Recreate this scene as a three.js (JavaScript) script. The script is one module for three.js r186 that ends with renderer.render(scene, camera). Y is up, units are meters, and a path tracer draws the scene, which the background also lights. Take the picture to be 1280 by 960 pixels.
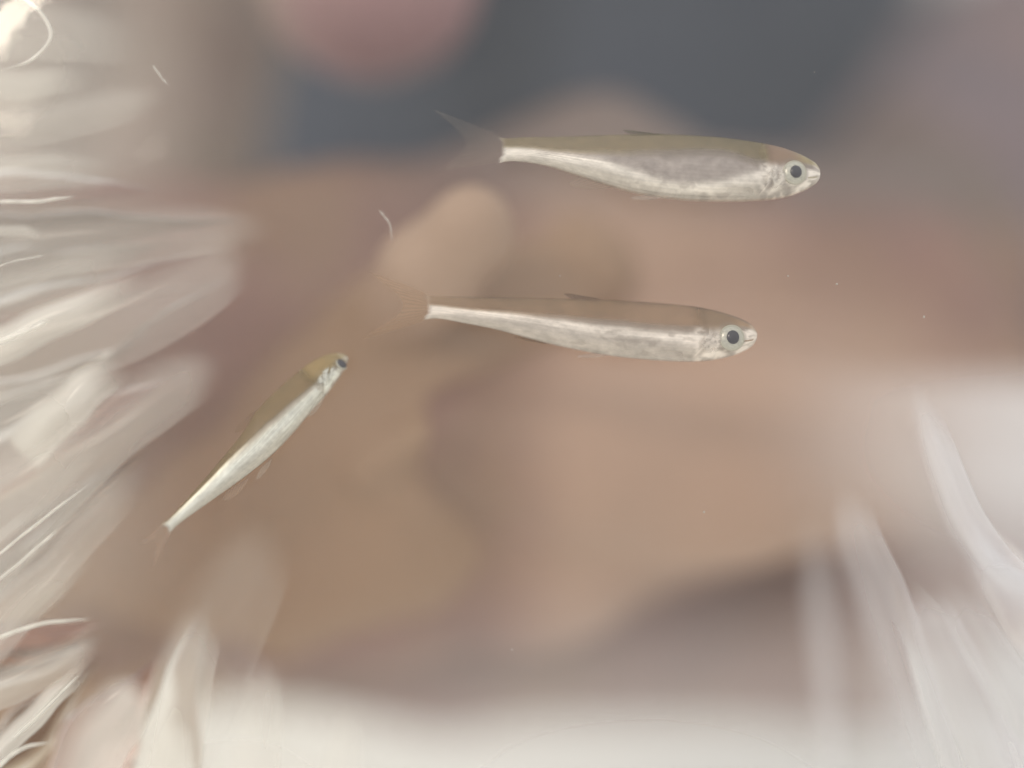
import * as THREE from 'three';
import { MarchingCubes } from 'three/addons/objects/MarchingCubes.js';
import { ImprovedNoise } from 'three/addons/math/ImprovedNoise.js';

// ---------------------------------------------------------------- camera, sky, sun, exposure
const scene = new THREE.Scene();
const DIST = 0.14, FRAME = 0.105, PX = FRAME / 1280;        // metres to the fish, width of the frame there
const PITCH = THREE.MathUtils.degToRad(32);
const camera = new THREE.PerspectiveCamera(2 * THREE.MathUtils.radToDeg(Math.atan(FRAME * 0.375 / DIST)), 4 / 3, 0.005, 200);
camera.position.set(0, 0.30, 0);
camera.rotation.set(-PITCH, 0, 0);
camera.focus = DIST - 0.001;
camera.userData.fStop = 2.5;
camera.updateMatrixWorld(true);
scene.add(camera);

const noise = new ImprovedNoise();
{ // an even, thinly overcast sky
  const w = 256, h = 128, a = new Float32Array(w * h * 4);
  for (let j = 0; j < h; j++) for (let i = 0; i < w; i++) {
    const e = ((j + 0.5) / h - 0.5) * Math.PI, az = (i + 0.5) / w * Math.PI * 2;
    const up = Math.max(0, Math.sin(e));
    const dx = Math.cos(az) * Math.cos(e), dz = Math.sin(az) * Math.cos(e), dy = Math.sin(e);
    const c = 1 + 0.16 * noise.noise(dx * 2.1 + 5, dy * 3 + 1, dz * 2.1) + 0.08 * noise.noise(dx * 5 + 1, dy * 7 + 9, dz * 5);
    const l = (0.62 + 0.48 * up) * c, k = (j * w + i) * 4;
    a[k] = l * 1.0; a[k + 1] = l * 0.99; a[k + 2] = l * 0.965; a[k + 3] = 1;
  }
  const sky = new THREE.DataTexture(a, w, h, THREE.RGBAFormat, THREE.FloatType);
  sky.mapping = THREE.EquirectangularReflectionMapping; sky.magFilter = THREE.LinearFilter; sky.needsUpdate = true;
  scene.background = sky; scene.environment = sky;
}
const sun = new THREE.DirectionalLight(0xfff1dd, 0.7);
sun.position.set(-0.55, 1.0, 0.35); sun.target.position.set(0, 0.2, -0.15);
sun.castShadow = true; sun.shadow.radius = 26; sun.shadow.mapSize.set(2048, 2048);
Object.assign(sun.shadow.camera, { left: -1, right: 1, top: 1, bottom: -1, near: 0.05, far: 4 });
scene.add(sun, sun.target);

const renderer = new THREE.WebGLRenderer({ antialias: true });
renderer.toneMapping = THREE.LinearToneMapping;
renderer.toneMappingExposure = 1.06;
renderer.shadowMap.enabled = true;

// ---------------------------------------------------------------- helpers
let seed = 7;
const rnd = () => ((seed = (seed * 1664525 + 1013904223) >>> 0) / 4294967296);
const lerp = (a, b, t) => a + (b - a) * t, clamp = (x, a = 0, b = 1) => Math.min(b, Math.max(a, x));
const smooth = (a, b, x) => { const t = clamp((x - a) / (b - a)); return t * t * (3 - 2 * t); };
const curve = (pts, x) => { // smooth interpolation through [x, y] pairs
  if (x <= pts[0][0]) return pts[0][1];
  for (let i = 1; i < pts.length; i++) if (x <= pts[i][0]) {
    const p0 = pts[Math.max(0, i - 2)], p1 = pts[i - 1], p2 = pts[i], p3 = pts[Math.min(pts.length - 1, i + 1)];
    const h = p2[0] - p1[0], t = (x - p1[0]) / h;
    const m1 = (p2[1] - p0[1]) / Math.max(1e-9, p2[0] - p0[0]) * h, m2 = (p3[1] - p1[1]) / Math.max(1e-9, p3[0] - p1[0]) * h;
    const t2 = t * t, t3 = t2 * t;
    return (2 * t3 - 3 * t2 + 1) * p1[1] + (t3 - 2 * t2 + t) * m1 + (-2 * t3 + 3 * t2) * p2[1] + (t3 - t2) * m2;
  }
  return pts[pts.length - 1][1];
};
const srgb = (r, g, b) => [r, g, b].map(v => { v /= 255; return v <= 0.04045 ? v / 12.92 : ((v + 0.055) / 1.055) ** 2.4; });
const mixc = (a, b, t) => a.map((v, i) => lerp(v, b[i], t));
const n3 = (x, y, z) => noise.noise(x, y, z);
const fbm = (x, y, z) => n3(x, y, z) + 0.5 * n3(x * 2.03, y * 2.03, z * 2.03 + 7) + 0.25 * n3(x * 4.1, y * 4.1, z * 4.1 + 13);
// a point of the camera's own axes that stands at a place of the frame, d metres behind the fish
const L = (x, y, d = 0) => { const k = PX * (DIST + d) / DIST; return new THREE.Vector3((x - 640) * k, (480 - y) * k, -(DIST + d)); };
function place(o, name, at = new THREE.Vector3(0, 0, -DIST)) {
  o.name = name; o.position.copy(at.clone().applyMatrix4(camera.matrixWorld)); o.quaternion.copy(camera.quaternion); scene.add(o); return o;
}
function tag(o, label, category, group) { o.userData = { label, category }; if (group) o.userData.group = group; return o; }
function mesh(name, g, m, parent) { const o = new THREE.Mesh(g, m); o.name = name; o.castShadow = o.receiveShadow = true; parent.add(o); return o; }
function dataTex(w, h, f, color) { // f(u, v) -> [r, g, b, a] in 0..1 (sRGB numbers when color)
  const a = new Uint8Array(w * h * 4);
  for (let j = 0; j < h; j++) for (let i = 0; i < w; i++) { const c = f((i + 0.5) / w, (j + 0.5) / h); for (let k = 0; k < 4; k++) a[(j * w + i) * 4 + k] = clamp(k < c.length ? c[k] : 1) * 255; }
  const t = new THREE.DataTexture(a, w, h); t.magFilter = THREE.LinearFilter; t.minFilter = THREE.LinearFilter;
  if (color) t.colorSpace = THREE.SRGBColorSpace;
  t.needsUpdate = true; return t;
}
// a sheet of (nu + 1) x (nv + 1) points
function sheet(nu, nv, f) {
  const p = [], uv = [], ix = [];
  for (let j = 0; j <= nv; j++) for (let i = 0; i <= nu; i++) { const q = f(i / nu, j / nv); p.push(q.x, q.y, q.z); uv.push(i / nu, j / nv); }
  for (let j = 0; j < nv; j++) for (let i = 0; i < nu; i++) { const a = j * (nu + 1) + i, b = a + 1, c = a + nu + 1, d = c + 1; ix.push(a, b, d, a, d, c); }
  const g = new THREE.BufferGeometry();
  g.setAttribute('position', new THREE.Float32BufferAttribute(p, 3)); g.setAttribute('uv', new THREE.Float32BufferAttribute(uv, 2));
  g.setIndex(ix); g.computeVertexNormals(); return g;
}

// ---------------------------------------------------------------- ground
{
  const t = dataTex(512, 512, (u, v) => { const s = 0.94 + 0.04 * fbm(u * 8, v * 8, 1) + 0.03 * n3(u * 60, v * 60, 4); return [s, s * 0.995, s * 0.965, 1]; }, true);
  t.wrapS = t.wrapT = THREE.RepeatWrapping; t.repeat.set(40, 40);
  const g = mesh('ground', new THREE.PlaneGeometry(60, 60).rotateX(-Math.PI / 2), new THREE.MeshStandardMaterial({ map: t, roughness: 0.9 }), scene);
  g.userData.kind = 'structure';
}

// ---------------------------------------------------------------- trousers far behind
{
  const cloth = new THREE.MeshStandardMaterial({ roughness: 0.95,
    map: dataTex(256, 256, (u, v) => { const s = 1 + 0.16 * fbm(u * 6, v * 6, 3) + 0.1 * (Math.sin((u + v) * 500) * 0.5); return [0.215 * s, 0.24 * s, 0.295 * s]; }, true) });
  const root = tag(new THREE.Group(), 'dark blue grey trousers of the person crouching behind the bag', 'trousers');
  root.name = 'trousers'; scene.add(root);
  const leg = (x0, x1, z0, r0, r1, lean) => mesh('trouser_leg', sheet(48, 60, (u, v) => {
    const a = u * Math.PI * 2, y = v * 0.46, r = lerp(r0, r1, v) * (1 + 0.05 * fbm(Math.cos(a) * 1.3 + x0 * 40, y * 18, Math.sin(a) * 1.3));
    return new THREE.Vector3(lerp(x0, x1, v) + Math.cos(a) * r, y + 0.004, z0 - lean * v + Math.sin(a) * r);
  }), cloth, root);
  root.position.set(0.05, 0, -0.56);
  leg(0.038, 0.03, 0, 0.082, 0.098, -0.02);
  leg(-0.1, -0.105, -0.02, 0.07, 0.078, -0.02);
}

// ---------------------------------------------------------------- hands
// bones: [ax, ay, az, ra, bx, by, bz, rb] in metres in the camera's axes round the middle of the grid
function flesh(bones, mid, half, res, blend, tint) {
  const mc = new MarchingCubes(res, new THREE.MeshBasicMaterial(), false, false, 400000);
  mc.isolation = 0;
  const n = mc.size, seg = bones.map(([a, ra, b, rb]) => { const A = a.clone().sub(mid), B = b.clone().sub(mid), d = B.clone().sub(A); return [A, ra, d, rb, Math.max(1e-12, d.lengthSq())]; });
  for (let k = 0; k < n; k++) for (let j = 0; j < n; j++) for (let i = 0; i < n; i++) {
    const x = (i - n / 2) / (n / 2) * half, y = (j - n / 2) / (n / 2) * half, z = (k - n / 2) / (n / 2) * half;
    let d = 1;
    for (const [A, ra, D, rb, l2] of seg) {
      const px = x - A.x, py = y - A.y, pz = z - A.z, t = clamp((px * D.x + py * D.y + pz * D.z) / l2);
      const e = Math.hypot(px - D.x * t, py - D.y * t, pz - D.z * t) - lerp(ra, rb, t);
      const h = clamp(0.5 + 0.5 * (d - e) / blend);
      d = lerp(d, e, h) - blend * h * (1 - h);
    }
    d += 0.0005 * n3(x * 160, y * 160, z * 160);
    if (i < 2 || j < 2 || k < 2 || i > n - 3 || j > n - 3 || k > n - 3) d = Math.max(d, 0.001);
    mc.field[i + j * n + k * n * n] = -d;
  }
  mc.update();
  const c = mc.count, p = mc.positionArray.slice(0, c * 3), nn = mc.normalArray.slice(0, c * 3), col = new Float32Array(c * 3);
  for (let i = 0; i < c; i++) {
    for (let k = 0; k < 3; k++) p[i * 3 + k] *= half;
    const t = tint(p[i * 3] + mid.x, p[i * 3 + 1] + mid.y, p[i * 3 + 2] + mid.z);
    col.set(t, i * 3);
  }
  const g = new THREE.BufferGeometry();
  g.setAttribute('position', new THREE.BufferAttribute(p, 3)); g.setAttribute('normal', new THREE.BufferAttribute(nn, 3)); g.setAttribute('color', new THREE.BufferAttribute(col, 3));
  return g;
}
const skinBump = dataTex(128, 128, (u, v) => { const s = 0.5 + 0.4 * fbm(u * 20, v * 20, 2); return [s, s, s]; });
const skin = new THREE.MeshPhysicalMaterial({ vertexColors: true, roughness: 0.55, specularIntensity: 0.6 });
const chain = (out, pts) => { for (let i = 1; i < pts.length; i++) out.push([pts[i - 1][0], pts[i - 1][1], pts[i][0], pts[i][1]]); };
const mm = 0.001;
{ // the open hand behind the bag, forearm going up to the right
  const b = [];
  chain(b, [[L(1640, -90, 0.23), 46 * mm], [L(1370, 150, 0.17), 38 * mm], [L(1080, 390, 0.085), 25 * mm]]);
  for (const y of [300, 420, 540, 660]) chain(b, [[L(1060, lerp(y, 400, 0.6), 0.07), 20 * mm], [L(660, y, 0.045), 14 * mm]]);
  chain(b, [[L(660, 285, 0.05), 11 * mm], [L(430, 306, 0.05), 10 * mm], [L(180, 312, 0.046), 8.5 * mm], [L(-20, 300, 0.03), 7.5 * mm]]);
  chain(b, [[L(660, 410, 0.045), 11 * mm], [L(420, 420, 0.045), 10 * mm], [L(150, 430, 0.042), 9 * mm], [L(-70, 450, 0.03), 8 * mm]]);
  chain(b, [[L(660, 570, 0.045), 11 * mm], [L(430, 590, 0.045), 10 * mm], [L(180, 610, 0.042), 9 * mm], [L(-30, 640, 0.03), 8 * mm]]);
  chain(b, [[L(680, 700, 0.045), 11 * mm], [L(480, 740, 0.045), 9 * mm], [L(300, 765, 0.042), 8 * mm], [L(130, 780, 0.035), 7 * mm]]);
  chain(b, [[L(1150, 520, 0.06), 19 * mm], [L(900, 560, 0.038), 14 * mm], [L(720, 560, 0.03), 10.5 * mm], [L(590, 545, 0.028), 8 * mm]]);
  chain(b, [[L(200, 770, 0.085), 13 * mm], [L(560, 780, 0.1), 17 * mm], [L(1060, 768, 0.1), 18.5 * mm], [L(1250, 640, 0.075), 18 * mm]]);
  chain(b, [[L(640, 600, 0.043), 13 * mm], [L(300, 640, 0.043), 13 * mm]]);
  chain(b, [[L(640, 480, 0.045), 13 * mm], [L(300, 500, 0.045), 13 * mm]]);
  b.push([L(745, 225, 0.05), 12 * mm, L(760, 240, 0.05), 12 * mm]);
  const mid = L(700, 400, 0.09), half = 0.17;
  const pink = srgb(134, 102, 91), tan = srgb(136, 108, 88), deep = srgb(122, 93, 81), pale = srgb(174, 144, 124), moundShade = srgb(102, 92, 88);
  const g = flesh(b, mid, half, 130, 0.007, (x, y, z) => mixc(mixc(pink, tan, smooth(-0.5, 0.5, fbm(x * 50, y * 50, z * 50))), deep, 0.8 * smooth(0, 0.7, fbm(x * 60 + 4, y * 60, z * 60))).map((v, i) => lerp(v, pale[i], smooth(-0.19, -0.172, z) * smooth(-0.005, 0.01, x))).map((v, i) => lerp(v, moundShade[i], 0.8 * smooth(0.018, 0.03, y) * smooth(-0.03, 0, x))));  // the last mix paints shade over the upper mound into the skin colour
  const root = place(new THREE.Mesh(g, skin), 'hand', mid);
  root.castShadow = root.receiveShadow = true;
  const s = [], sm = L(1350, 130, 0.17);
  chain(s, [[L(1640, -60, 0.23), 54 * mm], [L(1370, 190, 0.16), 46 * mm], [L(1170, 350, 0.105), 32 * mm]]);
  const sg = flesh(s, sm, 0.14, 70, 0.01, (x, y, z) => mixc(srgb(122, 104, 104), srgb(110, 98, 103), smooth(-0.5, 0.5, fbm(x * 40, y * 40, z * 40))));
  const sl = mesh('sleeve', sg, new THREE.MeshStandardMaterial({ vertexColors: true, roughness: 0.95 }), root); sl.position.copy(sm).sub(mid);
  tag(root, 'large out of focus open hand spread behind the bag and all three fish', 'hand');
}
{ // fingertips of the other hand, resting on the back of the bag from below left
  const b = [];
  chain(b, [[L(588, 290, 0.0165), 5.2 * mm], [L(535, 345, 0.0195), 5.4 * mm], [L(470, 420, 0.032), 6.5 * mm], [L(330, 560, 0.042), 9 * mm]]);
  chain(b, [[L(650, 400, 0.038), 11 * mm], [L(420, 520, 0.038), 12 * mm]]);
  chain(b, [[L(530, 541, 0.0245), 2.8 * mm], [L(455, 585, 0.0255), 3 * mm]]);
  chain(b, [[L(715, 345, 0.037), 8.5 * mm], [L(600, 430, 0.038), 12 * mm], [L(520, 580, 0.04), 15 * mm]]);
  chain(b, [[L(545, 480, 0.038), 13 * mm], [L(180, 700, 0.042), 13 * mm], [L(-60, 900, 0.05), 14 * mm]]);
  chain(b, [[L(545, 640, 0.042), 14 * mm], [L(200, 760, 0.045), 13 * mm], [L(-60, 960, 0.05), 14 * mm]]);
  const mid = L(270, 620, 0.035), half = 0.08;
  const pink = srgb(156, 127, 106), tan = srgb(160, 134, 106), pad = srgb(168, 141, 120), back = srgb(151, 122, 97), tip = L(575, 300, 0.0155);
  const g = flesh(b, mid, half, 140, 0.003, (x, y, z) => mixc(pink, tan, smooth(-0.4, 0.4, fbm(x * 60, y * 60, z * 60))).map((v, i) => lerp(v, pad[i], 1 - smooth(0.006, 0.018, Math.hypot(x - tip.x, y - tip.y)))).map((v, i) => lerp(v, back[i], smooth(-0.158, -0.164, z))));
  const root = place(new THREE.Mesh(g, skin), 'hand_001', mid);
  root.castShadow = root.receiveShadow = true;
  tag(root, 'tan finger pressed to the back of the bag, rounded tip between two right-facing fish', 'hand');
}
{ // one fingertip hanging into the frame from above
  const b = [];
  chain(b, [[L(462, -42, 0.046), 15.5 * mm], [L(460, -190, 0.05), 15.5 * mm], [L(450, -420, 0.056), 15 * mm]]);
  chain(b, [[L(440, -420, 0.066), 14 * mm], [L(460, -620, 0.09), 24 * mm]]);
  chain(b, [[L(205, 215, 0.1), 17 * mm], [L(222, 20, 0.1), 18.5 * mm], [L(270, -240, 0.095), 16 * mm], [L(400, -480, 0.09), 18 * mm]]);
  chain(b, [[L(20, 190, 0.09), 13 * mm], [L(30, 20, 0.085), 14 * mm], [L(60, -260, 0.085), 14 * mm], [L(360, -480, 0.088), 18 * mm]]);
  const mid = L(300, -220, 0.07), half = 0.105;
  const pink = srgb(152, 116, 118), tan = srgb(146, 128, 116);
  const g = flesh(b, mid, half, 100, 0.004, (x, y, z) => mixc(pink, tan, (1 - (1 - smooth(0.075, 0.1, y)) * smooth(-0.035, -0.025, x)) * 0.9 + 0.2 * smooth(-0.4, 0.4, fbm(x * 60, y * 60, z * 60))));
  const root = place(new THREE.Mesh(g, skin), 'hand_002', mid);
  root.castShadow = root.receiveShadow = true;
  tag(root, 'blurred hand reaching down from the top edge with a rounded pink fingertip', 'hand');
}

// ---------------------------------------------------------------- fish
const Wt = (c) => c.map(v => v / 255);
function fishSkin(k) { // colours by u (tail to snout) and h (belly to back)
  const W = 1024, H = 256;
  const at = (u, h) => {
    const wob = 0.02 * n3(u * 9, k.seed, 1) + 0.012 * n3(u * 30, k.seed, 4);
    const edge = curve(k.edge, u) + wob, line = curve(k.line, u) + wob, lw = curve(k.lineW, u);
    const mot = fbm(u * 20, h * 6, k.seed + 60), spk = fbm(u * 45, h * 10, k.seed), fine = n3(u * 200, h * 50, k.seed + 3), streak = n3(u * 6, h * 30, k.seed + 9);
    let c = mixc(k.belly, k.side, smooth(line - lw * 0.3, line + lw, h));
    c = mixc(c, k.silver, Math.exp(-(((h - line) / lw) ** 2)) * (0.62 + 0.5 * clamp(0.5 + streak * 0.8 + 0.5 * n3(u * 7, 3, k.seed + 40))));
    c = c.map(v => v * (1 + 0.06 * spk + 0.02 * fine + 0.02 * streak));
    const back = smooth(edge - k.soft, edge + k.soft, h);
    c = mixc(c, k.back.map((v, i) => v * (1 + 0.07 * spk + 0.05 * fine + 0.06 * mot)), back);
    c = mixc(c, k.shade, 0.7 * Math.exp(-(((h - edge + 0.02) / 0.08) ** 2)) * smooth(0.3, 0.55, u));
    c = mixc(c, k.dark, 0.5 * smooth(0.9, 1.0, h) * smooth(0.05, 0.2, u) * clamp(0.6 + 0.9 * n3(u * 14, 2, k.seed)) * k.ridge);
    // head: crown patch, gill cover and cheek
    c = mixc(c, k.shade, (k.mottle ?? 0.3) * (1 - back) * smooth(0.1, 0.6, mot) * smooth(0.25, 0.5, u));
    c = c.map(v => v * (1 + 0.06 * (1 - back) * fbm(u * 14, h * 5, k.seed + 31)));
    const head = smooth(0.795, 0.82, u);
    const cheek = head * (1 - back);
    const marks = fbm(u * 22 + h * 3, h * 5 - u * 7, k.seed + 20);
    c = mixc(c, k.silver.map(v => v * 1.04), cheek * smooth(-0.15, 0.35, marks) * 0.8);
    c = mixc(c, k.shade, cheek * smooth(0.05, 0.55, -marks) * 0.5);
    const gill = Math.abs(u - (0.8 + 0.05 * Math.sin((h - 0.05) * 3)) - 0.012) * 60;
    c = mixc(c, k.shade, 0.55 * Math.exp(-gill * gill) * (1 - back * 0.6) * smooth(0.0, 0.15, h));
    c = mixc(c, k.silver.map(v => v * 1.06), 0.8 * Math.exp(-((gill - 1.3) ** 2) * 1.2) * (u > 0.8 + 0.05 * Math.sin((h - 0.05) * 3) ? 1 : 0) * (1 - back) * smooth(0.02, 0.15, h));
    c = mixc(c, k.crown, smooth(0.82, 0.84, u) * (1 - smooth(0.9, 0.96, u)) * smooth(0.52, 0.72, h) * 0.85);
    const e = Math.hypot((u - k.eye[0]) * k.aspect, h - k.eye[1]) / k.eye[2];
    c = mixc(c, k.shade, 0.35 * Math.exp(-(((e - 1.15) / 0.14) ** 2)));
    c = mixc(c, k.silver, smooth(0.965, 0.985, u) * 0.35);
    c = mixc(c, k.silver, (1 - smooth(0.0, 0.035, u)) * 0.8);
    return { c, back };
  };
  const map = dataTex(W, H, (u, h) => { const q = at(u, h), thin = q.back * (1 - smooth(0.8, 0.86, u)); return [...q.c, (1 - k.clear * thin) * smooth(0.0, 0.022, u - 0.012 * Math.sin(h * 3.1) - 0.006 * n3(h * 9, 1, k.seed))]; }, true);
  const rm = dataTex(256, 128, (u, h) => { const q = at(u, h); return [0, lerp(0.33, 0.55, q.back) + 0.06 * n3(u * 40, h * 20, 3), lerp(0.45, 0.0, q.back)]; });
  const bump = dataTex(1024, 256, (u, h) => { // rows of scales, none on the head
    const r = h * 16, o = Math.floor(r) % 2 * 0.5, a = (u * 62 + o) % 1 - 0.5, b = r % 1 - 0.5;
    const s = Math.max(0, 1 - 1.6 * Math.hypot(a, b)) * (1 - smooth(0.78, 0.82, u)) + smooth(0.79, 0.82, u) * (0.5 + 0.4 * fbm(u * 40, h * 12, 5));
    return [s, s, s]; });
  return new THREE.MeshPhysicalMaterial({ map, transparent: true, roughness: 1, metalness: 1, roughnessMap: rm, metalnessMap: rm, bumpMap: bump, bumpScale: k.scales ?? 0.00002, clearcoat: 0.3, clearcoatRoughness: 0.25, side: THREE.DoubleSide });
}
const finSkin = (r, g, b, o) => new THREE.MeshStandardMaterial({ color: new THREE.Color().setRGB(...srgb(r, g, b)), roughness: 0.5, transparent: true, opacity: o, side: THREE.DoubleSide });
const raySkin = (r, g, b, o) => new THREE.MeshStandardMaterial({ color: new THREE.Color().setRGB(...srgb(r, g, b)), roughness: 0.5, transparent: true, opacity: o });
const irisTex = dataTex(128, 128, (u, v) => { const s = 1 + 0.1 * n3(u * 16, v * 16, 3); return [0.70 * s, 0.69 * s, 0.645 * s]; }, true);
const irisSkin = new THREE.MeshPhysicalMaterial({ map: irisTex, roughness: 0.35, metalness: 0.25, clearcoat: 0.6, clearcoatRoughness: 0.1 });
const rimSkin = new THREE.MeshStandardMaterial({ color: new THREE.Color().setRGB(...srgb(176, 172, 158)), roughness: 0.4, metalness: 0.2 });
const pupilSkin = new THREE.MeshPhysicalMaterial({ color: new THREE.Color().setRGB(0.035, 0.032, 0.042), roughness: 0.3, clearcoat: 0.6, clearcoatRoughness: 0.2 });

const finTone = (k, name) => name === 'dorsal_fin' ? k.dark.map(v => v * 255) : name === 'anal_fin' ? k.rayColor : k.belly.map(v => v * 255);
function makeFish(k) {
  // k.top, k.bottom: outline in pixels of the photograph round k.mid, x along the fish
  const X = x => (x - k.mid[0]) * PX, Y = y => (k.mid[1] - y) * PX;
  const x0 = k.top[0][0], x1 = k.top[k.top.length - 1][0];
  const xs = u => lerp(x0, x1, u);
  const up = u => Y(curve(k.top, xs(u))), lo = u => Y(curve(k.bottom, xs(u)));
  const bend = u => k.bend ? k.bend(u) : 0;
  const halfW = u => { const H = up(u) - lo(u), f = curve([[0, 0.14], [0.2, 0.3], [0.5, 0.3], [0.8, 0.33], [1, 0.42]], u); return H * f * k.fat; };
  const root = place(new THREE.Group(), 'fish', L(k.at[0], k.at[1], k.d));
  root.rotateZ(k.turn || 0); root.rotateY(k.yaw || 0); root.rotateX(k.roll || 0);
  tag(root, k.label, 'fish', 'small silver fish swimming in the clear bag');
  const NU = 150, NV = 64;
  const pos = (u, a) => { // a: angle round the body from the belly
    const shut = u > 0.99999 ? 0 : 1, t = Math.sin(a) * shut, mid = (up(u) + lo(u)) / 2, H = (up(u) - lo(u)) / 2 * shut;
    const wy = -Math.cos(a);
    return new THREE.Vector3(X(xs(u)), mid + wy * H, Math.sign(t) * Math.abs(t) ** 0.9 * halfW(u) * (1 - 0.12 * wy) + bend(u));
  };
  const g = sheet(NV, NU, (i, j) => pos(1 - (1 - j) ** 1.25 * 1, i * Math.PI * 2));
  const uv = g.attributes.uv;
  for (let j = 0; j <= NU; j++) for (let i = 0; i <= NV; i++) { const u = 1 - (1 - j / NU) ** 1.25; uv.setXY(j * (NV + 1) + i, u, (1 - Math.cos(i / NV * Math.PI * 2)) / 2); }
  k.aspect = (x1 - x0) / (curve(k.bottom, k.eyeAt[0]) - curve(k.top, k.eyeAt[0]));
  const eu = (k.eyeAt[0] - x0) / (x1 - x0), et = curve(k.top, k.eyeAt[0]), eb = curve(k.bottom, k.eyeAt[0]);
  k.eye = [eu, (eb - k.eyeAt[1]) / (eb - et), k.eyeR / (eb - et)];
  mesh('body', g, fishSkin(k), root);
  // eyes, one on each flank
  const wy = k.eye[1] * 2 - 1, ez = Math.sqrt(Math.max(0, 1 - wy * wy)) * halfW(eu) * (1 - 0.12 * wy);
  for (const s of [1, -1]) {
    const R = k.eyeR * PX, turn = k.eyeTurn || 0.12, eye = mesh('eye', new THREE.SphereGeometry(R, 40, 24).scale(1, 1, 0.38), irisSkin, root);
    eye.position.set(X(k.eyeAt[0]), Y(k.eyeAt[1]), s * (ez - R * 0.02) + bend(eu)); if (s < 0) eye.rotation.y = Math.PI;
    eye.rotateY(s * turn); eye.rotateX(s * -0.08);
    mesh('eye_rim', new THREE.TorusGeometry(R * 0.97, R * 0.09, 10, 48), rimSkin, eye).position.z = R * 0.06;
    const pg = new THREE.SphereGeometry(k.pupilR * PX, 28, 16).scale(1, 1.06, 0.4), p = mesh('pupil', pg, pupilSkin, eye); p.position.set(R * 0.03, R * 0.02, R * 0.3);
  }
  // gill covers: a thin curved plate on each cheek
  const gillSkin = new THREE.MeshPhysicalMaterial({ roughness: 0.3, metalness: 0.3, clearcoat: 0.4, clearcoatRoughness: 0.2, transparent: true,
    map: dataTex(128, 128, (u, v) => { const s = 0.9 + 0.12 * fbm(u * 7, v * 7, k.seed + 2), e = Math.hypot((u - 0.55) * 1.05, v - 0.5); return [...k.silver.map(q => q * s), (1 - smooth(0.25, 0.46, e)) * 0.85 * smooth(-0.5, 0.3, fbm(u * 5, v * 5, k.seed))]; }, true) });
  for (const s of [1, -1]) mesh('gill_cover', sheet(16, 16, (i, j) => {
    const u = lerp(0.805, eu - 0.02, i), h = lerp(0.08, 0.62, j) + 0.06 * (i - 0.5), w2 = h * 2 - 1;
    const p = pos(u, Math.acos(-w2)); p.z = bend(u) + s * (Math.abs(p.z - bend(u)) + 0.00012 + 0.00022 * Math.sin(Math.PI * i) * Math.sin(Math.PI * j)); return p;
  }), gillSkin, root);
  // mouth: the upper and lower lip round the snout
  const lipSkin = raySkin(...k.lip, 1);
  mesh('lower_lip', new THREE.TubeGeometry(new THREE.CatmullRomCurve3([pos(0.955, 1.2), pos(0.982, 1.15), new THREE.Vector3(X(x1) - 0.00025, lo(1) * 0.6 + up(1) * 0.4, bend(1)), pos(0.982, -1.15), pos(0.955, -1.2)]), 24, 0.00007, 8), lipSkin, root);
  // fins: a web with rays in it
  const fin = (name, web, rays, skins, nu = 18, nv = 12) => {
    const f = mesh(name, sheet(nu, nv, web), skins[0], root);
    for (let i = 0; i < rays; i++) {
      const u = (i + 0.5) / rays, pts = [0.02, 0.35, 0.7, 0.97].map(v => web(u, v));
      mesh('fin_ray', new THREE.TubeGeometry(new THREE.CatmullRomCurve3(pts), 10, 0.00003, 5), skins[1], f);
    }
    return f;
  };
  const tf = k.tail; // [upper lobe tip, notch, lower lobe tip] in pixels
  const tb = [[x0 + 12, curve(k.top, x0 + 9) + 2], [x0 + 12, curve(k.bottom, x0 + 9) - 2]];
  fin('tail_fin', (u, v) => {
    const ex = curve([[0, tf[0][0]], [0.5, tf[1][0]], [1, tf[2][0]]], u), ey = curve([[0, tf[0][1]], [0.5, tf[1][1]], [1, tf[2][1]]], u);
    const bx = lerp(tb[0][0], tb[1][0], u), by = lerp(tb[0][1], tb[1][1], u);
    return new THREE.Vector3(X(lerp(bx, ex, v)), Y(lerp(by, ey, v ** 0.85)), bend(0) + (k.tailSweep || 0) * v * v + 0.0002 * Math.sin(u * 9) * v);
  }, 14, [finSkin(...k.finColor, k.finOpacity), raySkin(...k.rayColor, k.rayOpacity)], 28, 12);
  for (const [name, pts, lean, rays, o] of k.fins) fin(name, (u, v) => { // pts: root start, root end, tip start, tip end in pixels
    const bx = lerp(pts[0][0], pts[1][0], u), by = lerp(pts[0][1], pts[1][1], u), ex = lerp(pts[2][0], pts[3][0], u), ey = lerp(pts[2][1], pts[3][1], u);
    const ub = clamp((bx - x0) / (x1 - x0)), zz = lean ? lean[0] * halfW(ub) : 0;
    v *= 0.45 + 0.55 * Math.sin(Math.PI * clamp(0.15 + 0.85 * u)) ** 0.7;
    return new THREE.Vector3(X(lerp(bx, ex, v)), Y(lerp(by, ey, v)), bend(ub) + zz + (lean ? lean[1] * v : 0));
  }, rays, [finSkin(...finTone(k, name), o[0] * (lean ? 0.6 : 1)), raySkin(...finTone(k, name), o[1] * (lean ? 0.7 : 1))]);
  return root;
}
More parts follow.
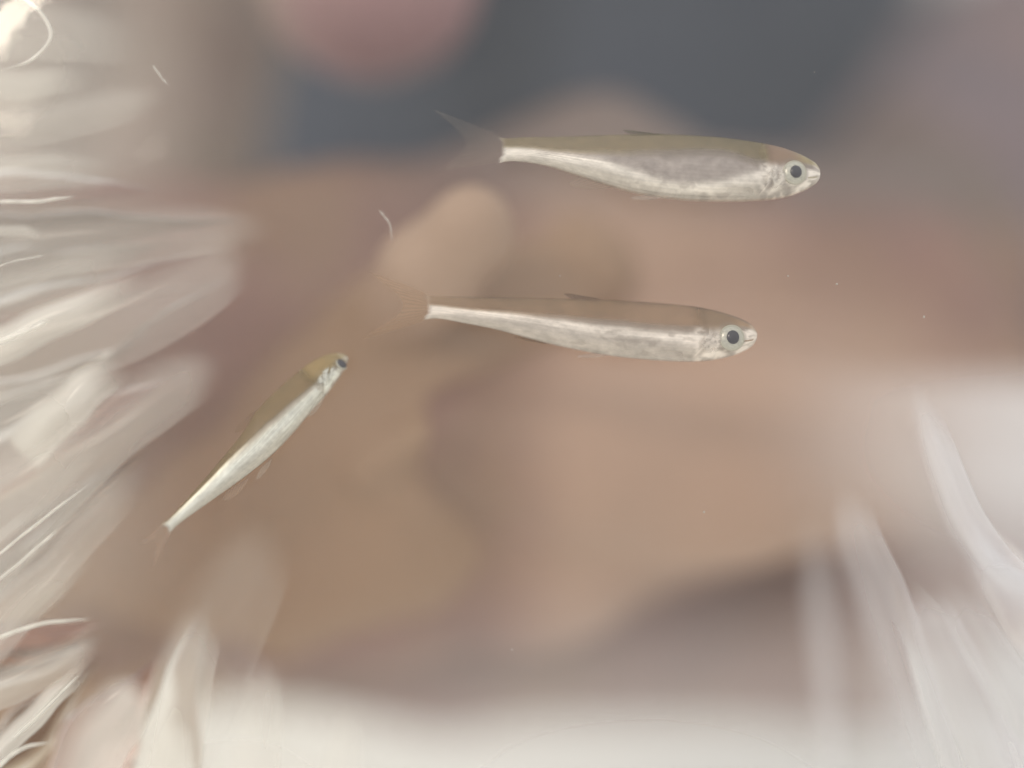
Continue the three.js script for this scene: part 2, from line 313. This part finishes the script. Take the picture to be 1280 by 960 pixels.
const fish1 = {
  label: 'uppermost silver fish with olive back, over the dark blurred cloth', seed: 1.3, at: [822, 211], mid: [822, 211], d: 0, fat: 0.95,
  top: [[621, 171], [632, 173], [650, 172], [700, 171], [760, 169], [830, 168], [900, 172], [945, 178], [975, 184], [1000, 193], [1013, 200], [1020, 205], [1025, 212]],
  bottom: [[621, 205], [632, 202], [650, 202], [685, 208], [720, 219], [760, 232], [800, 243], [850, 250], [900, 252], [945, 251], [980, 247], [1004, 239], [1015, 233], [1021, 228], [1025, 222]],
  edge: [[0, 0.62], [0.2, 0.55], [0.45, 0.66], [0.7, 0.72], [0.82, 0.62], [0.9, 0.64], [1, 0.75]],
  line: [[0, 0.4], [0.1, 0.36], [0.2, 0.34], [0.34, 0.34], [0.45, 0.24], [0.55, 0.17], [0.68, 0.2], [0.8, 0.38], [0.9, 0.35], [1, 0.4]],
  lineW: [[0, 0.25], [0.2, 0.14], [0.5, 0.09], [0.8, 0.12], [1, 0.3]],
  soft: 0.12, clear: 0.6, ridge: 0.4,
  back: Wt([148, 134, 100]), side: Wt([158, 148, 142]), silver: Wt([234, 226, 216]), belly: Wt([192, 184, 174]), dark: Wt([90, 88, 70]), shade: Wt([132, 122, 116]), crown: Wt([130, 106, 90]), lip: [176, 166, 146],
  eyeAt: [989, 219], eyeR: 14.4, pupilR: 7.6,
  tail: [[540, 136], [582, 178], [552, 214]], finColor: [168, 154, 138], finOpacity: 0.06, rayColor: [164, 150, 132], rayOpacity: 0.05,
  fins: [['dorsal_fin', [[790, 170], [838, 169], [775, 161], [812, 166]], null, 8, [0.3, 0.6]],
    ['anal_fin', [[722, 220], [768, 234], [706, 230], [735, 240]], null, 8, [0.12, 0.2]],
    ['pelvic_fin', [[812, 244], [830, 248], [782, 249], [800, 254]], [0.35, 0.0006], 5, [0.2, 0.35]],
    ['pectoral_fin', [[938, 236], [940, 246], [898, 241], [906, 250]], [0.8, 0.0012], 6, [0.2, 0.3]]],
};
const fish2 = {
  label: 'middle silver fish with brown back, swimming right below the uppermost fish', seed: 4.7, at: [737, 411], mid: [737, 411], d: 0.0005, fat: 0.95,
  top: [[527, 368], [545, 370], [580, 371], [650, 372], [740, 374], [800, 377], [860, 382], [890, 387], [915, 394], [930, 400], [941, 407], [947, 415]],
  bottom: [[527, 400], [545, 398], [580, 404], [620, 412], [660, 423], [700, 433], [750, 443], [800, 449], [850, 452], [885, 451], [915, 445], [932, 438], [942, 431], [947, 423]],
  edge: [[0, 0.62], [0.15, 0.56], [0.4, 0.6], [0.7, 0.58], [0.82, 0.6], [0.9, 0.66], [1, 0.75]],
  line: [[0, 0.4], [0.15, 0.44], [0.3, 0.46], [0.5, 0.46], [0.7, 0.44], [0.85, 0.4], [1, 0.4]],
  lineW: [[0, 0.25], [0.2, 0.12], [0.5, 0.1], [0.8, 0.14], [1, 0.3]],
  soft: 0.1, clear: 0.56, ridge: 1.3,
  back: Wt([152, 126, 100]), side: Wt([172, 158, 148]), silver: Wt([238, 227, 216]), belly: Wt([188, 178, 168]), dark: Wt([84, 64, 52]), shade: Wt([140, 128, 118]), crown: Wt([128, 106, 84]), lip: [160, 140, 120],
  eyeAt: [912, 423], eyeR: 15.4, pupilR: 8.2,
  tail: [[460, 339], [503, 382], [452, 424]], finColor: [166, 134, 104], finOpacity: 0.26, rayColor: [136, 108, 82], rayOpacity: 0.22,
  fins: [['dorsal_fin', [[715, 374], [752, 374], [700, 365], [738, 371]], null, 8, [0.25, 0.6]],
    ['anal_fin', [[648, 420], [690, 430], [640, 421], [668, 429]], null, 8, [0.35, 0.6]],
    ['pelvic_fin', [[742, 441], [760, 445], [716, 446], [732, 449]], [0.35, 0.0005], 5, [0.2, 0.35]],
    ['pectoral_fin', [[852, 440], [854, 450], [808, 442], [818, 450]], [0.8, 0.0012], 6, [0.15, 0.25]]],
};
const fish3 = {
  label: 'smaller slanting fish with white belly, swimming up from the bag folds', seed: 8.1, at: [322, 552], mid: [150, 0], d: -0.0002, fat: 1.1, turn: 0.775, yaw: 0.22, roll: 0.12,
  top: [[-6, -7], [10, -6], [60, -10], [110, -16], [150, -22], [175, -29], [220, -31], [260, -28], [285, -22], [298, -14], [305, -5]],
  bottom: [[-6, 8], [10, 7], [60, 14], [110, 21], [150, 24], [185, 23], [220, 19], [260, 15], [285, 10], [298, 6], [305, 1]],
  edge: [[0, 0.9], [0.2, 0.84], [0.41, 0.78], [0.6, 0.6], [0.82, 0.44], [0.9, 0.38], [1, 0.45]],
  line: [[0, 0.5], [0.2, 0.55], [0.4, 0.52], [0.6, 0.34], [0.8, 0.24], [1, 0.25]],
  lineW: [[0, 0.3], [0.3, 0.2], [0.6, 0.18], [1, 0.3]],
  scales: 0.000004, mottle: 0.06, soft: 0.05, clear: 0.6, ridge: 0.5,
  back: Wt([142, 122, 82]), side: Wt([196, 190, 174]), silver: Wt([226, 226, 216]), belly: Wt([188, 182, 170]), dark: Wt([120, 92, 60]), shade: Wt([140, 128, 112]), crown: Wt([146, 122, 78]), lip: [170, 146, 104],
  eyeAt: [291, 1], eyeR: 7.8, pupilR: 6.6, eyeTurn: 0.8, bend: u => 0.0006 * (1 - u) ** 2,
  tail: [[-40, -8], [-24, 6], [-52, 26]], finColor: [178, 152, 132], finOpacity: 0.14, rayColor: [176, 152, 132], rayOpacity: 0.15,
  fins: [['dorsal_fin', [[150, -22], [180, -29], [132, -28], [158, -34]], null, 7, [0.1, 0.15]],
    ['anal_fin', [[80, 18], [112, 25], [66, 24], [90, 34]], null, 7, [0.25, 0.35]],
    ['pelvic_fin', [[130, 26], [150, 27], [112, 33], [130, 36]], [0.3, 0.0005], 5, [0.2, 0.3]],
    ['pectoral_fin', [[250, 8], [252, 15], [212, 18], [222, 26]], [0.8, 0.0008], 6, [0.2, 0.3]]],
};
const fishes = [fish1, fish2, fish3].map(makeFish);
fishes.forEach((f, i) => { if (i) f.name = 'fish_00' + i; });

// ---------------------------------------------------------------- the clear bag, its folds, and the water in it
const film = new THREE.MeshPhysicalMaterial({ color: 0xffffff, transmission: 1, thickness: 0, roughness: 0.02, ior: 1.45, side: THREE.DoubleSide });
const bag = place(new THREE.Group(), 'plastic_bag');
tag(bag, 'clear plastic bag with pale radiating folds, holding the three fish', 'bag');
const toBag = p => p.clone().add(new THREE.Vector3(0, 0, DIST));
const pillow = (d0, bulge, wav, sgn) => sheet(80, 60, (u, v) => {
  const x = lerp(-220, 1500, u), y = lerp(-180, 1140, v), e = Math.min(1, 1.9 * (1 - Math.abs(2 * u - 1) ** 4) * (1 - Math.abs(2 * v - 1) ** 4));
  return toBag(L(x, y, sgn * (d0 * e + bulge * Math.sin(Math.PI * u) * Math.sin(Math.PI * v)) + wav * fbm(u * 5, v * 4, sgn)));
});
mesh('front_film', pillow(0.004, 0.003, 0.0006, -1), film, bag);
mesh('rear_film', pillow(0.005, 0.003, 0.0006, 1), film, bag);

// soft-edged sheets of gathered film: how milky a fold is varies across and along it
const foldMaps = [0, 1, 2, 3, 4, 5].map(k => dataTex(128, 256, (u, v) => {
  const w = (k % 2 ? 1 - u : u) + 0.04 * n3(v * 3, k * 5, 1), sharp = k % 2 ? 0.05 : 0.3, soft = k % 2 ? 0.45 : 0.12;
  const edge = smooth(0.02, 0.02 + sharp, w) * (1 - smooth(0.98 - soft, 0.98, w));
  const streak = clamp(0.84 + 0.24 * n3(w * 3, v * 1.1, k * 3.3) + 0.08 * n3(w * 8, v * 1.3, k * 7.7));
  const s = edge * streak * (1 - smooth(k % 2 ? 0.78 : 0.6, 1.0, v + (k % 2 ? 0.5 * (w - 0.5) ** 2 : 0))) * smooth(0, 0.08, v);
  return [s, s, s];
}));
foldMaps.push(dataTex(64, 64, (u, v) => { const s = smooth(0, 0.5, u) * (1 - smooth(0.5, 1, u)) * (1 - smooth(0.35, 1, v)) * smooth(0, 0.15, v) * (0.85 + 0.25 * n3(u * 3, v * 3, 5)); return [s, s, s]; }));
foldMaps.push(dataTex(64, 128, (u, v) => { const s = smooth(0, 0.6, u) * (1 - smooth(0.74, 1, u + 0.05 * n3(v * 3, 1, 1))) * (1 - smooth(0.4, 1, v)) * smooth(0, 0.1, v); return [s, s, s]; }));
const lineMaps = [0, 1].map(k => dataTex(32, 256, (u, v) => { const s = Math.sin(Math.PI * u) ** 1.5 * smooth(0, 0.15, v) * (1 - smooth(0.7, 1, v)) * clamp(0.8 + 0.5 * n3(v * 6, k * 9, 2)); return [s, s, s]; }));
const foldSkin = (milk, k, line, film, skyTint) => new THREE.MeshPhysicalMaterial({ color: new THREE.Color().setRGB(...(skyTint ? [0.84, 0.835, 0.86] : [0.93, 0.90, 0.835])), roughness: 0.9, transmission: 0.35, thickness: 0, ior: 1.45, clearcoat: 1, clearcoatRoughness: 0.16,  // right-hand film colour has bluish sky light painted in
  transparent: true, opacity: milk, alphaMap: line ? lineMaps[k % 2] : foldMaps[k], side: THREE.DoubleSide, ...(film ? { iridescence: 1, iridescenceIOR: 1.6, iridescenceThicknessRange: [300, 420] } : {}) });
let nf = 0;
function fold(name, pts, width, rise, milk, opt = {}) {
  const k = nf++, d = opt.d ?? (0.0052 - 0.00016 * k), path = new THREE.CatmullRomCurve3(pts.map(([x, y]) => new THREE.Vector3(x, y, 0)));
  const n = 40, m = 14, wid = Array.isArray(width) ? width : [width, width, width * 0.7];
  const g = sheet(m, n, (u, v) => {
    const c = path.getPoint(v), t = path.getTangent(v), w = curve(wid.map((q, i) => [i / (wid.length - 1), q]), v), s = u - 0.5;
    const wob = 4 * n3(v * 4, k * 3.1, 0) * (opt.line ? 0.3 : 1);
    const x = c.x - t.y * (s * w + wob), y = c.y + t.x * (s * w + wob);
    const hump = Math.cos(Math.PI * s) ** 1.2 * rise + 0.18 * rise * n3(u * 5, v * 3, k);
    return toBag(L(x, y, d - hump * mm * (0.5 + 0.5 * Math.sin(Math.PI * clamp(v, 0.05, 0.95)))));
  });
  return mesh(name, g, foldSkin(milk, opt.line ? k : opt.map ?? k % 6, opt.line, opt.rainbow, pts[0][0] > 700), bag);
}
const clears = [[1, 0.99, 0.97, 0.05], [0.97, 0.91, 0.82, 0.012], [0.99, 0.96, 0.92, 0.03]].map(([x, y, z, dist], i) => new THREE.MeshPhysicalMaterial({ color: 0xffffff, transmission: 1, thickness: 0.002, roughness: 0.14, ior: 1.13 + 0.05 * (i === 0), attenuationColor: new THREE.Color().setRGB(x, y, z), attenuationDistance: dist }));
function tube(pts, width, rise, d) { // a water-filled fold of clear film
  const k = nf++, path = new THREE.CatmullRomCurve3(pts.map(([x, y]) => new THREE.Vector3(x, y, 0))), n = 56, m = 24;
  const g = sheet(m, n, (u, v) => {
    const c = path.getPoint(v), t = path.getTangent(v), a = u * Math.PI * 2, end = Math.max(0.015, (1 - smooth(0.35, 1.02, v)) ** 0.75);
    const w = width * end * (0.85 + 0.3 * n3(v * 3, k * 2.3, 1)), s = Math.cos(a) * 0.5 * (1 + 0.2 * n3(v * 4, u * 2, k)), wob = 5 * n3(v * 4, k * 3.1, 0);
    return toBag(L(c.x - t.y * (s * w + wob), c.y + t.x * (s * w + wob), d - Math.sign(Math.sin(a)) * Math.abs(Math.sin(a)) ** 1.25 * rise * mm * end * (1 + 0.25 * n3(v * 5, k, 4))));
  });
  const p = g.attributes.position, ix = g.index.array; let vol = 0;
  const A = new THREE.Vector3(), B = new THREE.Vector3(), C = new THREE.Vector3();
  for (let i = 0; i < ix.length; i += 3) { A.fromBufferAttribute(p, ix[i]); B.fromBufferAttribute(p, ix[i + 1]); C.fromBufferAttribute(p, ix[i + 2]); vol += A.dot(B.cross(C)); }
  if (vol < 0) { for (let i = 0; i < ix.length; i += 3) [ix[i + 1], ix[i + 2]] = [ix[i + 2], ix[i + 1]]; g.computeVertexNormals(); }
  return mesh('pleat', g, clears[k % 3], bag);
}
const veils = [ // broad sheets of milky film, right and bottom ones added as painted pale glow: path from the rim inwards, width, height in mm, milkiness
  [[[-400, 330], [30, 330], [340, 360]], 760, 3, 0.45], [[[-400, 800], [30, 660], [270, 560]], 560, 3, 0.45], [[[-400, 60], [40, 90], [300, 120]], 520, 3, 0.55],
  [[[2100, 660], [1270, 612], [900, 530]], 350, 3, 0.85, 7], [[[1900, 680], [1290, 650], [1100, 600]], 380, 2, 0.7], [[[1500, 860], [1180, 830], [960, 740]], 460, 3, 0.5], [[[300, 1200], [300, 960], [310, 800]], 560, 2, 0.6], [[[800, 1300], [800, 930], [790, 680]], 1300, 2, 0.55],
];
veils.forEach(([p, w, h, m, map]) => fold('pleat', p, w, h, m, { map: map ?? 6 }));
const pleats = [ // the last number chooses how the edges of the fold fall off
  [[[-80, 30], [60, 40], [190, 52]], 90, 2, 0.35, 2], [[[-60, 104], [20, 106], [125, 90]], 50, 1.2, 0.7, 0], [[[-80, 160], [70, 146], [215, 112]], 70, 2, 0.3, 1], [[[-80, 222], [30, 212], [160, 214]], 64, 1.6, 0.5, 4], [[[-60, 285], [20, 288], [60, 294]], 18, 0.8, 0.7, 2],
  [[[-60, 330], [100, 300], [220, 284], [350, 288]], 90, 2, 0.32, 3], [[[-80, 400], [60, 350], [200, 308]], 70, 1.8, 0.4, 0], [[[-60, 455], [60, 402], [195, 342]], 60, 1.6, 1.0, 4],
  [[[-60, 470], [120, 412], [240, 352], [310, 300]], 120, 2.2, 0.3, 1], [[[-80, 590], [20, 535], [130, 455]], 130, 2.8, 0.45, 2], [[[20, 570], [90, 500], [160, 448]], 70, 2, 1.0, 4],  // full milk on the last fold paints in a bright sky highlight
  [[[-80, 760], [100, 560], [200, 486], [285, 452]], 110, 2, 0.32, 5], [[[-80, 680], [30, 600], [130, 515]], 110, 2.4, 0.38, 0], [[[-80, 830], [50, 700], [190, 575]], 90, 2.2, 0.3, 3], [[[-80, 880], [30, 760], [120, 670]], 60, 2.2, 0.4, 2],
  [[[-80, 890], [30, 845], [130, 795]], 64, 1.8, 0.5, 1], [[[-30, 965], [30, 905], [70, 865], [112, 824]], 36, 1.6, 1.0, 0], [[[70, 1010], [120, 915], [185, 845]], 110, 2.4, 0.75, 5], [[[190, 1060], [215, 890], [248, 750]], 100, 2, 0.45, 1], [[[310, 1060], [315, 930], [330, 810]], 80, 1.6, 0.35, 3],
  [[[180, 980], [260, 800], [340, 640]], 150, 2, 0.15, 1], [[[428, 1060], [428, 960], [430, 870]], 60, 1.2, 0.3, 2],
  [[[1420, 830], [1240, 706], [1185, 605], [1140, 470]], 64, 2, 0.7, 1], [[[1330, 755], [1245, 710], [1200, 640]], 34, 1.4, 1.0, 2],
  [[[1190, 1060], [1110, 790], [1075, 700], [1050, 600]], 90, 1.6, 0.4, 3], [[[1045, 1020], [1024, 735], [1012, 630]], 80, 1, 0.35, 6], [[[1420, 1080], [1275, 960], [1225, 880]], 60, 1.2, 0.8, 0], [[[1420, 960], [1290, 800], [1215, 680]], 120, 2.2, 0.5, 5],
  [[[1280, 1100], [1190, 860], [1130, 730]], 110, 2, 0.5, 1], [[[1120, 1100], [1110, 900], [1070, 720]], 110, 2, 0.3, 6], [[[1340, 1060], [1250, 860], [1170, 720]], 90, 2, 0.45, 3],
];
pleats.forEach(([p, w, h, m, map]) => fold('pleat', p, w, h, m, { map }));
const tubes = [ // path from the rim inwards, width, half height in mm
  [[[-80, 240], [60, 236], [200, 238]], 50, 1.6], [[[-80, 300], [60, 290], [300, 276]], 60, 2.2],
  [[[-80, 370], [60, 335], [210, 305]], 60, 2.4], [[[-80, 420], [60, 375], [250, 318]], 44, 2], [[[-80, 490], [100, 420], [290, 345]], 76, 2.6], [[[-80, 560], [40, 490], [190, 420]], 60, 2.4], [[[-80, 640], [60, 545], [240, 470]], 80, 2.8],
  [[[-80, 720], [60, 610], [230, 500]], 70, 2.6], [[[-80, 780], [60, 660], [190, 560]], 60, 2.2], [[[-80, 800], [30, 800], [130, 780]], 56, 2], [[[-80, 860], [30, 830], [125, 800]], 44, 2], [[[-40, 990], [40, 910], [130, 820]], 60, 2],
  [[[80, 1030], [130, 920], [200, 820]], 90, 2.6], [[[200, 1030], [220, 890], [260, 740]], 70, 2.2],
  [[[1260, 1060], [1180, 840], [1110, 690]], 90, 1.8], [[[1380, 840], [1270, 740], [1190, 600]], 80, 2],
];
tubes.forEach(([p, w, h], i) => tube(p, w * 1.25, h, 0.0068 + 0.0004 * (i % 3)));
const creases = [
  [[[15, -12], [50, 14], [63, 45], [40, 74], [-15, 92]], 9, 1], [[[-20, 252], [50, 251], [98, 245]], 9, 1], [[[-25, 436], [30, 415], [70, 396]], 12, 1], [[[-25, 712], [50, 652], [115, 602]], 7, 1],
  [[[-25, 745], [40, 690], [80, 655]], 8, 0.8], [[[-25, 806], [50, 780], [118, 774]], 10, 1, true], [[[10, 930], [62, 880], [110, 832]], 7, 1, true], [[[-15, 968], [28, 936], [66, 926]], 10, 1, true],
  [[[190, 80], [200, 94], [212, 110]], 6, 0.5], [[[472, 260], [486, 278], [491, 306]], 6, 0.4], [[[60, 318], [20, 326], [-20, 340]], 6, 0.5],
];
creases.forEach(([p, w, m, r]) => fold('crease', p, w, 0.5, m, { line: true, rainbow: r, d: -0.0012 - 0.0001 * rnd() }));

{ // the water: a still, clear body just inside the film
  const w = mesh('water', new THREE.SphereGeometry(1, 64, 40), new THREE.MeshPhysicalMaterial({ color: 0xffffff, transmission: 1, thickness: 0, roughness: 0.0, ior: 1.05, side: THREE.DoubleSide }), scene);
  const p = w.geometry.attributes.position;
  for (let i = 0; i < p.count; i++) { const v = new THREE.Vector3().fromBufferAttribute(p, i), q = c => Math.sign(c) * Math.abs(c) ** 0.45; p.setXYZ(i, q(v.x) * 0.066, q(v.y) * 0.05, q(v.z) * 0.0042); }
  w.geometry.computeVertexNormals();
  place(w, 'water', new THREE.Vector3(0, 0, -DIST)); w.userData.kind = 'structure'; w.userData.label = 'clear still water filling the plastic bag';
}
{ // specks drifting in the water
  const g = new THREE.IcosahedronGeometry(0.00009, 1), spots = [[985, 345], [1155, 396], [1046, 355], [835, 815], [640, 812], [700, 345], [1018, 90], [880, 640]];
  const s = new THREE.InstancedMesh(g, new THREE.MeshStandardMaterial({ color: new THREE.Color().setRGB(0.45, 0.42, 0.38), roughness: 0.6 }), spots.length);
  spots.forEach(([x, y], i) => s.setMatrixAt(i, new THREE.Matrix4().compose(toBag(L(x, y, -0.002 + 0.003 * rnd())), new THREE.Quaternion(), new THREE.Vector3(1, 0.6 + rnd(), 1).multiplyScalar(0.5 + 0.7 * rnd()))));
  place(s, 'specks'); s.userData = { label: 'tiny pale specks drifting in the water around the fish', category: 'specks', kind: 'stuff' };
}
renderer.render(scene, camera);
